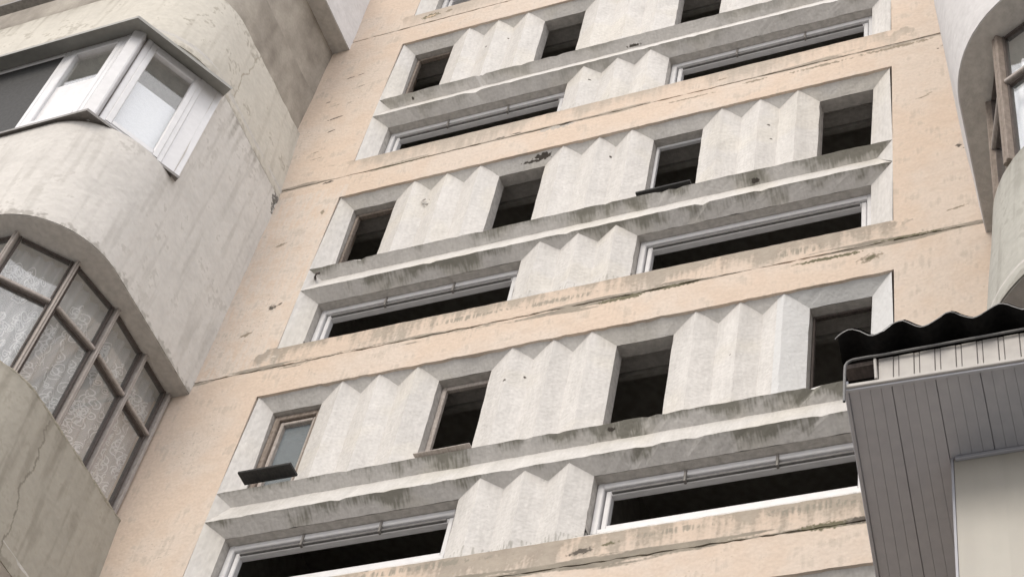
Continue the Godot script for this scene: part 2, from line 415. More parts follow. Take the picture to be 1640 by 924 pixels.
# a block of render whose top (jt) and bottom (jb) front edges wander by up to a few millimetres
func wall_block(st: SurfaceTool, x0: float, x1: float, y0: float, y1: float, jb: float, jt: float, id: float, cap_l := false, cap_r := false, zf := 0.0) -> void:
	var n := maxi(1, int((x1 - x0) / .05))
	var zb := -.42
	for i in n:
		var xa := lerpf(x0, x1, float(i) / n); var xb := lerpf(x0, x1, float(i + 1) / n)
		var ba := y0 + jit(xa, id, jb); var bb := y0 + jit(xb, id, jb)
		var ta := y1 + jit(xa, id + 9, jt); var tb := y1 + jit(xb, id + 9, jt)
		quad(st, V(xa, ba, zf), V(xb, bb, zf), V(xb, tb, zf), V(xa, ta, zf), fuv(xa, ba), fuv(xb, bb), fuv(xb, tb), fuv(xa, ta))
		quad(st, V(xb, ba, zb), V(xa, bb, zb), V(xa, ta, zb), V(xb, tb, zb), fuv(xa, ba), fuv(xb, bb), fuv(xb, tb), fuv(xa, ta))
		quad(st, V(xa, ba, zb), V(xb, bb, zb), V(xb, bb, zf), V(xa, ba, zf), fuv(xa, ba - .02), fuv(xb, bb - .02), fuv(xb, bb), fuv(xa, ba))
		quad(st, V(xa, ta, zf), V(xb, tb, zf), V(xb, tb, zb), V(xa, ta, zb), fuv(xa, ta), fuv(xb, tb), fuv(xb, tb - .02), fuv(xa, ta - .02))
	for e in [[x0, cap_l], [x1, cap_r]]:
		if e[1]: quad(st, V(e[0], y0, zb), V(e[0], y0, zf), V(e[0], y1, zf), V(e[0], y1, zb), fuv(e[0], y0), fuv(e[0], y0), fuv(e[0], y1), fuv(e[0], y1))

func wall_panel(k: int) -> void:
	var y := k * STOREY
	var b := y + SEAM + .006; var t := y + SEAM + STOREY - .006
	var st := begin()
	wall_block(st, -3.4, 0.0, b, t, .010, .010, k * 3.1, true, true)
	wall_block(st, PW, 8.6, b, t, .010, .010, k * 3.1 + 50, true, true)
	wall_block(st, 0.0, PW, y, t, .007 if k == 0 else .004, .010, k * 3.1 + 100)
	wall_block(st, 0.0, PW, b, y - 2.199, .010, .004, k * 3.1 + 150)
	var wp := done(st, "wall_panel", M.peach_render, building)
	# the mortar of the joint lies behind the edges of the panels
	var sj := begin()
	var n := 170
	for i in n:
		var xa := lerpf(-3.4, 8.6, float(i) / n); var xb := lerpf(-3.4, 8.6, float(i + 1) / n)
		var za := -.012 + jit(xa, k + 77.0, .008); var zb := -.012 + jit(xb, k + 77.0, .008)
		quad(sj, V(xa, b - .03, za), V(xb, b - .03, zb), V(xb, b + .02, zb), V(xa, b + .02, za))
	done(sj, "joint_mortar", M.mortar, wp)

func xl(z: float) -> float: return -z * 1.15
func xr(z: float) -> float: return PW + z * 1.62

# section of a relief panel: y, z, run along the section
const SEC := [[.014, -.012, .0], [-.106, -.11, .153], [-.985, -.125, 1.05], [-1.111, 0.0, 1.209], [-1.19, -.09, 1.329], [-1.416, 0.0, 1.572], [-1.493, -.12, 1.715], [-1.985, -.185, 2.21], [-2.197, -.004, 2.46]]
func cuv(x: float, s: float) -> Vector2: return Vector2(x / PW, s / 2.46)

func strip(st: SurfaceTool, y: float, i: int, amp: float) -> void:
	var a: Array = SEC[i]; var b: Array = SEC[i + 1]
	var n := 84
	for q in n:
		var t0 := float(q) / n; var t1 := float(q + 1) / n
		var p := []
		for e in [[b, t0], [b, t1], [a, t1], [a, t0]]:
			var zx := maxf(e[0][1], -.12)
			var x := lerpf(xl(zx), xr(zx), e[1])
			var id: float = e[0][2] * 10.0 + y * 5.0
			var chip := maxf(0.0, jit(x * .8, id + 3.0, .035) - .017)
			var zz: float = e[0][1] + jit(x, id, amp) - (chip if e[0][1] > -.02 else 0.0)
			p.append([V(x, y + e[0][0] + jit(x, id + 1.0, amp), zz), cuv(x, e[0][2])])
		quad(st, p[0][0], p[1][0], p[2][0], p[3][0], p[0][1], p[1][1], p[2][1], p[3][1])

const UP_WIN := [[.127, .556], [1.558, 1.992], [2.989, 3.427], [4.435, 4.88]]
const UP_FOLD := [[.556, .751, 1.071, 1.397, 1.558], [1.992, 2.181, 2.514, 2.813, 2.989], [3.427, 3.615, 3.949, 4.271, 4.435]]
const LOW_WIN := [[.135, 1.992], [2.99, 4.868]]
const LOW_FOLD := [1.992, 2.183, 2.514, 2.837, 2.99]

func top_up(z: float) -> float: return .014 - (-z - .012) * 1.224 + .006
func bot_up(z: float) -> float: return -1.111 + (-z) * 1.0 - .006
func top_lo(z: float) -> float: return -1.416 + z * .642 + .006
func bot_lo(z: float) -> float: return -2.197 + (-z) * 1.08 - .006

func fold(parent: Node3D, m: Material, y: float, xa: float, xm: float, xb: float, za: float, zb: float, lower: bool, id: float) -> void:
	var st := begin()
	var zm := -.016 if not lower else -.02
	for seg in [[xa, za, xm, zm], [xm, zm, xb, zb]]:
		var rows := 10; var cols := 2
		for r in rows:
			for c in cols:
				var p := []
				for e in [[r, c], [r, c + 1], [r + 1, c + 1], [r + 1, c]]:
					var u := float(e[1]) / cols
					var x := lerpf(seg[0], seg[2], u); var z := lerpf(seg[1], seg[3], u)
					var y0 := bot_lo(z) if lower else bot_up(z); var y1 := top_lo(z) if lower else top_up(z)
					var yy := lerpf(y0, y1, float(e[0]) / rows)
					var inside := 1.0 if e[0] > 0 and e[0] < rows else 0.0
					x += jn.get_noise_3d(x * 9.0, (yy + y) * 5.0, 2.0) * .006 * inside
					var s := .153 + (-.106 - yy) if not lower else 1.715 + (-1.493 - yy) * 1.0
					p.append([V(x, y + yy, z + jn.get_noise_3d(x * 6.0, (yy + y) * 4.0, 30.0) * .006 * inside), cuv(x, clampf(s, .16 if not lower else 1.73, 1.18 if not lower else 2.44))])
				quad(st, p[0][0], p[1][0], p[2][0], p[3][0], p[0][1], p[1][1], p[2][1], p[3][1])
	done(st, "fold", m, parent)

func lining(parent: Node3D, y: float, x0: float, x1: float, y0: float, y1: float, zf: float, zs: float, zb: float) -> void:
	var st := begin()
	var g := .004
	quad(st, V(x0, y + y0, zf), V(x0, y + y0, zb), V(x0, y + y1, zb), V(x0, y + y1, zf))
	quad(st, V(x1, y + y0, zb), V(x1, y + y0, zf), V(x1, y + y1, zf), V(x1, y + y1, zb))
	quad(st, V(x0, y + y1 - g, zf), V(x0, y + y1 - g, zb), V(x1, y + y1 - g, zb), V(x1, y + y1 - g, zf))
	quad(st, V(x0, y + y0, zb), V(x0, y + y0, zs), V(x1, y + y0, zs), V(x1, y + y0, zb))
	done(st, "reveal", M.reveal, parent)

func relief_panel(k: int) -> void:
	var y := k * STOREY
	var m: Material = M["concrete_%d" % posmod(k, 3)]
	var p := node("relief_panel", building)
	var st := begin(); strip(st, y, 0, .002); done(st, "top_bevel", m, p)
	st = begin(); strip(st, y, 2, .003); strip(st, y, 3, .003); strip(st, y, 4, .003); strip(st, y, 5, .003); done(st, "ledge", m, p)
	st = begin(); strip(st, y, 7, .003); done(st, "sill", m, p)
	# splayed sides
	for side in 2:
		st = begin()
		for seg in [[0, 3], [3, 5], [5, 8]]:
			var pts := []; var uvs := []
			for i in range(seg[0], seg[1] + 1):
				var e: Array = SEC[i] if i != 7 else [-2.068, -.12, 2.3]
				var z: float = e[1]
				var x := xl(z) if side == 0 else xr(z)
				pts.append(V(x, y + e[0], z)); uvs.append(cuv(clampf(x + (.06 if side == 0 else -.06), 0.03, 5.03), clampf(.2 - e[0] * .4 + (0.0 if seg[0] < 3 else .0), .17, 1.0)))
			for i in range(1, pts.size() - 1):
				if side == 0: tri(st, pts[0], pts[i], pts[i + 1], uvs[0], uvs[i], uvs[i + 1])
				else: tri(st, pts[0], pts[i + 1], pts[i], uvs[0], uvs[i + 1], uvs[i])
		done(st, "side_bevel", m, p)
	for g in UP_FOLD:
		var v1: float = (g[1] + g[2]) / 2.0 - .015; var v2: float = (g[2] + g[3]) / 2.0 - .015
		fold(p, m, y, g[0], g[1], v1, -.11, -.098, false, k * 9 + g[0])
		fold(p, m, y, v1, g[2], v2, -.098, -.098, false, k * 9 + g[0] + 1)
		fold(p, m, y, v2, g[3], g[4], -.098, -.11, false, k * 9 + g[0] + 2)
	var h: Array = LOW_FOLD
	var w1: float = (h[1] + h[2]) / 2.0 - .015; var w2: float = (h[2] + h[3]) / 2.0 - .015
	fold(p, m, y, h[0], h[1], w1, -.12, -.105, true, k * 9 + 5)
	fold(p, m, y, w1, h[2], w2, -.105, -.105, true, k * 9 + 6)
	fold(p, m, y, w2, h[3], h[4], -.105, -.12, true, k * 9 + 7)
	for w in UP_WIN: lining(p, y, w[0], w[1], -.985, -.106, -.11, -.126, -.225)
	for w in LOW_WIN: lining(p, y, w[0], w[1], -1.985, -1.493, -.12, -.186, -.29)
	if k == 1:
		st = begin(true)
		var ring := []
		for q in 11: ring.append(V(.905 + cos(TAU * q / 12.0 + 2.0) * .036, 2.8 - .30 + sin(TAU * q / 12.0 + 2.0) * .042, -.078 - cos(TAU * q / 12.0 + 2.0) * .012))
		tube(st, ring, .007, 6); done(st, "old_ring", M.reveal, p)
	# solid back of the panel between and around the openings
	st = begin()
	var g := .005
	for r in [[0.0, UP_WIN[0][0], -1.25, .05], [UP_WIN[0][1], UP_WIN[1][0], -1.25, .05], [UP_WIN[1][1], UP_WIN[2][0], -1.25, .05], [UP_WIN[2][1], UP_WIN[3][0], -1.25, .05], [UP_WIN[3][1], PW, -1.25, .05],
		[LOW_WIN[0][1], LOW_WIN[1][0], -2.199, -1.49], [0.0, LOW_WIN[0][0], -2.199, -1.49], [LOW_WIN[1][1], PW, -2.199, -1.49]]:
		box(st, r[0] + g, r[1] - g, y + r[2] + .002, y + r[3] - .002, -.225, -.16)
	for w in UP_WIN:
		box(st, w[0] + .003, w[1] - .003, y - 1.249, y - .99, -.223, -.16); box(st, w[0] + .003, w[1] - .003, y - .1, y + .05, -.223, -.16)
	box(st, 0.0, PW, y - 1.488, y - 1.255, -.29, -.16)
	box(st, 0.0, PW, y - .03, y - .006, -.42, -.228)
	for w in LOW_WIN: box(st, w[0] + .003, w[1] - .003, y - 2.199, y - 1.99, -.29, -.2)
	done(st, "panel_core", M.reveal, p)

# frame of four bars round an opening lying in a plane of constant z
func frame4(parent: Node, called: String, m: Material, x0: float, x1: float, y0: float, y1: float, z: float, w: float, t: float) -> MeshInstance3D:
	var st := begin()
	var X := Vector3.RIGHT; var Y := Vector3.UP; var Z := Vector3.BACK
	bar(st, V(x0 + w / 2, y0, z), V(x0 + w / 2, y1, z), X, Z, w, t)
	bar(st, V(x1 - w / 2, y0, z), V(x1 - w / 2, y1, z), X, Z, w, t)
	bar(st, V(x0 + w, y1 - w / 2, z), V(x1 - w, y1 - w / 2, z), Y, Z, w, t)
	bar(st, V(x0 + w, y0 + w / 2, z), V(x1 - w, y0 + w / 2, z), Y, Z, w, t)
	return done(st, called, m, parent)

func windows(k: int) -> void:
	var y := k * STOREY
	# what is left in the four small openings of each storey
	var kinds: Array = {0: ["glazed", "pale", "none", "bare_dark"], 1: ["dark", "none", "white", "none"], 2: ["dark", "none", "none", "none"], 3: ["brown", "dark", "dark", "dark"], -1: ["brown", "dark", "pale", "dark"]}[k]
	for i in 4:
		var w: Array = UP_WIN[i]
		var kd: String = kinds[i]
		if kd == "none": continue
		var n := node("small_window", building)
		var a := y - .98; var b := y - .112
		match kd:
			"glazed":
				tag(n, "only small window still glazed, brown wooden frame")
				frame4(n, "frame", M.wood_brown, w[0] + .002, w[1] - .002, a, b, -.18, .05, .06)
				frame4(n, "sash", M.wood_pale, w[0] + .055, w[1] - .055, a + .055, b - .055, -.20, .032, .05)
				var st := begin(); box(st, w[0] + .075, w[1] - .075, a + .075, b - .075, -.216, -.212); done(st, "pane", M.dusty_glass, n)
			"pale":
				frame4(n, "frame", M.wood_pale, w[0] + .002, w[1] - .002, a, b, -.20, .04, .04)
			"white":
				frame4(n, "frame", M.pvc, w[0] + .002, w[1] - .002, a, b, -.20, .028, .04)
			"brown":
				frame4(n, "frame", M.wood_brown, w[0] + .002, w[1] - .002, a, b, -.19, .04, .05)
			"bare_dark":
				frame4(n, "frame", M.wood_dark, w[0] + .002, w[1] - .002, a, b, -.205, .018, .04)
			"dark":
				frame4(n, "frame", M.wood_brown, w[0] + .002, w[1] - .002, a, b, -.19, .03, .05)
	for i in 2:
		var w: Array = LOW_WIN[i]
		var n := node("strip_window", building)
		var a := y - 1.985; var b := y - 1.498
		frame4(n, "frame", M.pvc, w[0] + .003, w[1] - .003, a, b, -.225, .05, .06)
		frame4(n, "sash", M.pvc, w[0] + .062, w[1] - .062, a + .06, b - .06, -.25, .04, .06)
		var st := begin()
		bar(st, V(w[0] + .11, b - .085, -.212), V(w[1] - .11, b - .085, -.212), Vector3.UP, Vector3.BACK, .02, .026, .003)
		done(st, "rail", M.pvc_grey, n)
		if not (k == 1 and i == 1):
			for t in [.333, .667]:
				var x := lerpf(w[0], w[1], t)
				st = begin(); bar(st, V(x, b - .115, -.20), V(x, b - .01, -.20), Vector3.RIGHT, Vector3.BACK, .018, .035, .004)
				done(st, "connector", M.flashing, n)

func room(k: int) -> void:
	var y := k * STOREY
	var n := node("loggia_room", building)
	var st := begin(); box(st, -.6, 5.65, y + SEAM - .06, y + SEAM + .06, -2.4, -.425); done(st, "floor_slab", M.room, n)
	st = begin(); box(st, -.595, 5.645, y - .07, y + SEAM + STOREY - .062, -.47, -.428); done(st, "lintel", M.room, n)
	st = begin(); box(st, -.6, 5.65, y + SEAM + .06, y + SEAM + STOREY - .06, -2.5, -2.4); done(st, "back_wall", M.room, n)
	for x in [[-.7, -.6], [5.65, 5.75], [2.45, 2.53]]:
		st = begin(); box(st, x[0], x[1], y + SEAM + .06, y + SEAM + STOREY - .06, -2.4, -.425); done(st, "partition", M.room, n)

func base_and_roof() -> void:
	var y := -STOREY + SEAM
	var st := begin()
	wall_block(st, -3.4, 8.6, -OY, y - .006, 0.0, .008, 400.0, true, true)
	done(st, "lower_wall", M.peach_render, building)
	st = begin(); box(st, -9.0, 14.0, -OY, 4 * STOREY + SEAM, -12.0, -2.52); done(st, "building_core", M.reveal, building)
	st = begin(); box(st, -9.0, -3.4, -OY, 4 * STOREY + SEAM, -2.52, -.05); box(st, 8.6, 14.0, -OY, 4 * STOREY + SEAM, -2.52, -.05); done(st, "wing_wall", M.peach_render, building)
	st = begin(); box(st, -9.0, 14.0, 4 * STOREY + SEAM, 4 * STOREY + SEAM + .3, -12.0, .0); done(st, "roof", M.roofing, building)

# ------------------------------------------------------------------ balconies
# plan of a balcony front: facade -> along the side -> round the corner -> along the front; side is -1 (left) or 1 (right)
func plan(side: int, off: float) -> Array:
	var x0 := -.69 if side < 0 else 5.705
	var r := .75 if side < 0 else .87
	var zc := 1.25 if side < 0 else 1.0
	var flare := 0.0 if side < 0 else .05
	var pts := []
	for i in 13:
		var z := lerpf(-.02, zc, i / 12.0)
		pts.append(Vector2(x0 + side * (off + flare * clampf(z, 0, 1)), z))
	for i in range(1, 19):
		var a := i / 18.0 * PI / 2
		pts.append(Vector2(x0 + side * (flare + r - (r - off) * cos(a)), zc + (r - off) * sin(a)))
	for i in range(1, 13):
		pts.append(Vector2(x0 + side * (flare + r + i * .22), zc + r - off))
	return pts

func runs(p: Array) -> Array:
	var s := [0.0]
	for i in range(1, p.size()): s.append(s[i - 1] + p[i].distance_to(p[i - 1]))
	return s

# wall that follows the plan from y0 to y1, its outside moving by lean towards the top; thickness th
func shell(parent: Node3D, called: String, m: Material, side: int, off: float, y0: float, y1: float, lean: float, th: float, ybase: float, i0 := 0, i1 := -1, rough_top := 0.0) -> MeshInstance3D:
	var a := plan(side, off); var b := plan(side, off + lean); var ai := plan(side, off + th); var bi := plan(side, off + lean + th)
	var s := runs(a)
	if i1 < 0: i1 = a.size() - 1
	var st := begin(true)
	var rows := 4
	var P := func(q: Array, w: Array, i: int, t: float) -> Vector3:
		var v: Vector2 = q[i].lerp(w[i], t)
		var yy := lerpf(y0, y1, t)
		if t > .99: yy += jit(s[i] * 1.7, ybase + 5.0, rough_top)
		var nz := jn.get_noise_3d(s[i] * 2.0, yy * 2.0, ybase * 3.0) * .012 if t > .01 and t < .99 and q == a else 0.0
		return V(v.x + nz, yy, v.y + nz * .5)
	var U := func(i: int, t: float) -> Vector2: return Vector2(s[i] / 4.9, 1.0 - (lerpf(y0, y1, t) - ybase) / 2.8)
	var flip := side < 0
	for i in range(i0, i1):
		for r in rows:
			var t0 := float(r) / rows; var t1 := float(r + 1) / rows
			if flip: quad(st, P.call(a, b, i + 1, t0), P.call(a, b, i, t0), P.call(a, b, i, t1), P.call(a, b, i + 1, t1), U.call(i + 1, t0), U.call(i, t0), U.call(i, t1), U.call(i + 1, t1))
			else: quad(st, P.call(a, b, i, t0), P.call(a, b, i + 1, t0), P.call(a, b, i + 1, t1), P.call(a, b, i, t1), U.call(i, t0), U.call(i + 1, t0), U.call(i + 1, t1), U.call(i, t1))
	st.set_smooth_group(-1)
	for i in range(i0, i1):
		# inside, top and bottom
		quad(st, P.call(ai, bi, i, 0.0), P.call(ai, bi, i + 1, 0.0), P.call(ai, bi, i + 1, 1.0), P.call(ai, bi, i, 1.0), U.call(i, .3), U.call(i + 1, .3), U.call(i + 1, .6), U.call(i, .6))
		quad(st, P.call(a, b, i, 1.0), P.call(a, b, i + 1, 1.0), P.call(ai, bi, i + 1, 1.0), P.call(ai, bi, i, 1.0), U.call(i, .93), U.call(i + 1, .93), U.call(i + 1, .98), U.call(i, .98))
		quad(st, P.call(ai, bi, i, 0.0), P.call(ai, bi, i + 1, 0.0), P.call(a, b, i + 1, 0.0), P.call(a, b, i, 0.0), U.call(i, .08), U.call(i + 1, .08), U.call(i + 1, .02), U.call(i, .02))
	for i in [i0, i1]:
		quad(st, P.call(a, b, i, 0.0), P.call(ai, bi, i, 0.0), P.call(ai, bi, i, 1.0), P.call(a, b, i, 1.0), U.call(i, .2), U.call(i, .2), U.call(i, .6), U.call(i, .6))
	return done(st, called, m, parent)

func slab(parent: Node3D, side: int, off: float, y: float, th: float, m: Material) -> void:
	var p := plan(side, off)
	var st := begin()
	var xe: float = p[p.size() - 1].x
	for i in p.size() - 1:
		for yy in [y - .005, y + th]:
			tri(st, V(p[i].x, yy, p[i].y), V(p[i + 1].x, yy, p[i + 1].y), V(xe, yy, -.02), Vector2.ZERO, Vector2.RIGHT, Vector2.ONE)
		quad(st, V(p[i].x, y - .005, p[i].y), V(p[i + 1].x, y - .005, p[i + 1].y), V(p[i + 1].x, y + th, p[i + 1].y), V(p[i].x, y + th, p[i].y))
	done(st, "slab", m, parent)

# one bay of old timber glazing between plan points a and b
func old_bay(parent: Node3D, a: Vector2, b: Vector2, y0: float, y1: float, ymid: float, side: int) -> void:
	var d3 := Vector3(b.x - a.x, 0, b.y - a.y).normalized()
	var nrm := Vector3(d3.z, 0, -d3.x) * (1.0 if side > 0 else -1.0)
	if nrm.z < -.01 or (absf(nrm.z) < .3 and nrm.x * side > 0): nrm = -nrm
	var A := V(a.x, 0, a.y); var B := V(b.x, 0, b.y)
	var Y := Vector3.UP
	var up0 := Y * (y0); var up1 := Y * (y1); var um := Y * ymid
	var st := begin()
	for e in [[A + d3 * .036, d3], [B - d3 * .036, d3]]:
		bar(st, e[0] + up0 - nrm * .02, e[0] + up1 - nrm * .02, d3, nrm, .015, .05, .003)
	for e in [up0 + Y * .014, um - Y * .026, um + Y * .026, up1 - Y * .014]:
		bar(st, A + d3 * .05 + e - nrm * .02, B - d3 * .05 + e - nrm * .02, Y, nrm, .015, .05, .003)
	done(st, "sash", M.wood_dark, parent)
	st = begin()
	bar(st, A + d3 * .03 + um + nrm * .004, B - d3 * .03 + um + nrm * .004, Y, nrm, .032, .055, .006)
	done(st, "transom", M.wood_grey, parent)
	for yy in [[y0 + .02, ymid - .04], [ymid + .04, y1 - .02]]:
		st = begin()
		obox(st, A + d3 * .04 + Y * yy[0] - nrm * .022, B - A - d3 * .08, Y * (yy[1] - yy[0]), nrm * .003)
		done(st, "pane", M.glass, parent)

func post(parent: Node3D, p: Vector2, d: Vector2, y0: float, y1: float, w := .06, m: Material = M.get("wood_pale")) -> void:
	var st := begin()
	var d3 := Vector3(d.x, 0, d.y).normalized(); var nrm := Vector3(-d3.z, 0, d3.x)
	bar(st, V(p.x, y0, p.y) + d3 * w * .26, V(p.x, y1, p.y) + d3 * w * .26, d3, nrm, w * .46, .075, .006)
	bar(st, V(p.x, y0, p.y) - d3 * w * .26, V(p.x, y1, p.y) - d3 * w * .26, d3, nrm, w * .46, .075, .006)
	done(st, "mullion", m, parent)

# lumpy bed of mortar left along the top of a parapet
func mortar_bed(n: Node3D, side: int, off: float, y: float) -> void:
	var p := plan(side, off)
	var st := begin(true)
	var rings := []
	for i in p.size() - 1:
		var L: float = p[i].distance_to(p[i + 1]); var m := maxi(1, int(L / .03))
		var d: Vector2 = (p[i + 1] - p[i]).normalized(); var nn := Vector2(d.y, -d.x) * (-1.0 if side > 0 else 1.0)
		for q in m:
			var c: Vector2 = p[i].lerp(p[i + 1], float(q) / m)
			var ring := []
			for k in 8:
				var a := TAU * k / 8.0
				var r := .016 + .02 * absf(jn.get_noise_3d(c.x * 14.0, c.y * 14.0, k * .7)) + .01 * jn.get_noise_2d(c.x * 3.0, c.y * 3.0)
				ring.append(V(c.x + nn.x * cos(a) * r * .7 - nn.x * .012, y + .004 + sin(a) * r * 1.1, c.y + nn.y * cos(a) * r * .7 - nn.y * .012))
			rings.append(ring)
	for i in rings.size() - 1:
		for k in 8: quad(st, rings[i][k], rings[i][(k + 1) % 8], rings[i + 1][(k + 1) % 8], rings[i + 1][k])
	done(st, "mortar_bed", M.mortar_pale, n)

func balconies_left() -> void:
	# lower balcony with the old timber glazing
	var n := node("balcony", building); tag(n, "rounded balcony with old timber glazing and lace curtains")
	slab(n, -1, .01, -2.58, .14, M.soffit)
	shell(n, "parapet", M.plaster_low, -1, 0.0, -2.58, -1.235, .105, .12, -2.58, 0, -1, .018)
	var st := begin()
	var gp := [Vector2(-.878, .035), Vector2(-.875, .455), Vector2(-.875, .925), Vector2(-.965, 1.42), Vector2(-1.30, 1.79), Vector2(-1.85, 1.815), Vector2(-2.45, 1.815), Vector2(-3.05, 1.815)]
	for i in gp.size() - 1: old_bay(n, gp[i], gp[i + 1], -1.215, .215, -.305, -1)
	for i in range(0, gp.size()):
		var dd: Vector2 = gp[mini(i + 1, gp.size() - 1)] - gp[maxi(i - 1, 0)]
		post(n, gp[i], dd.normalized(), -1.22, .215, .035 if i > 0 else .03, M.wood_grey)
	for i in gp.size() - 1:
		st = begin()
		var A := V(gp[i].x, -1.235, gp[i].y); var B := V(gp[i + 1].x, -1.235, gp[i + 1].y); var d3 := (B - A).normalized(); var nn := Vector3(-d3.z, 0, d3.x)
		bar(st, A, B, nn, Vector3.UP, .13, .03, .005); done(st, "sill_board", M.wood_dark, n)
	mortar_bed(n, -1, .105, -1.235)
	# middle balcony with white plastic glazing and a metal visor
	n = node("balcony", building); tag(n, "rounded balcony with white plastic corner glazing under a metal visor")
	slab(n, -1, .01, .22, .14, M.soffit)
	shell(n, "parapet", M.plaster_mid, -1, 0.0, .22, 1.56, 0.0, .12, .22)
	shell(n, "side_wall", M.plaster_mid, -1, 0.0, 1.56, 3.027, 0.0, .12, .22, 0, 12)
	plastic_glazing(n)
	# upper balcony closed with boards
	n = node("balcony", building); tag(n, "rounded balcony with flaking parapet, closed above with brown boards")
	slab(n, -1, .01, 3.03, .14, M.soffit)
	shell(n, "parapet", M.plaster_high, -1, 0.0, 3.03, 4.2, .11, .1, 3.03, 0, -1, .014)
	shell(n, "infill_wall", M.board, -1, .165, 4.15, 5.80, 0.0, .05, 4.15)
	st = begin()
	bar(st, V(-3.6, 4.40, 2.0), V(-1.5, 4.40, 2.0), Vector3.BACK, Vector3.UP, .10, .03, .004)
	done(st, "flashing", M.flashing, n)
	# top balcony, only its foot is in view
	n = node("balcony", building); tag(n, "uppermost balcony with smooth pale parapet")
	slab(n, -1, -.02, 5.80, .14, M.soffit)
	shell(n, "parapet", M.plaster_white, -1, -.03, 5.80, 7.1, .03, .16, 5.80)
	n = node("balcony_roof", building)
	slab(n, -1, .01, 8.60, .14, M.soffit)

func pvc_frame(parent: Node, called: String, m: Material, A: Vector3, d: Vector3, nrm: Vector3, l0: float, l1: float, y0: float, y1: float, w: float, t: float, out: float) -> void:
	var st := begin(); var Y := Vector3.UP
	var o := A + nrm * out
	bar(st, o + d * (l0 + w / 2) + Y * y0, o + d * (l0 + w / 2) + Y * y1, d, nrm, w, t, .008)
	bar(st, o + d * (l1 - w / 2) + Y * y0, o + d * (l1 - w / 2) + Y * y1, d, nrm, w, t, .008)
	bar(st, o + d * (l0 + w) + Y * (y0 + w / 2), o + d * (l1 - w) + Y * (y0 + w / 2), Y, nrm, w, t, .008)
	bar(st, o + d * (l0 + w) + Y * (y1 - w / 2), o + d * (l1 - w) + Y * (y1 - w / 2), Y, nrm, w, t, .008)
	done(st, called, m, parent)

func pvc_pane(parent: Node, m: Material, A: Vector3, d: Vector3, nrm: Vector3, l0: float, l1: float, y0: float, y1: float, out: float, called := "pane") -> void:
	var st := begin()
	obox(st, A + d * l0 + Vector3.UP * y0 + nrm * out, d * (l1 - l0), Vector3.UP * (y1 - y0), nrm * .004)
	done(st, called, m, parent)

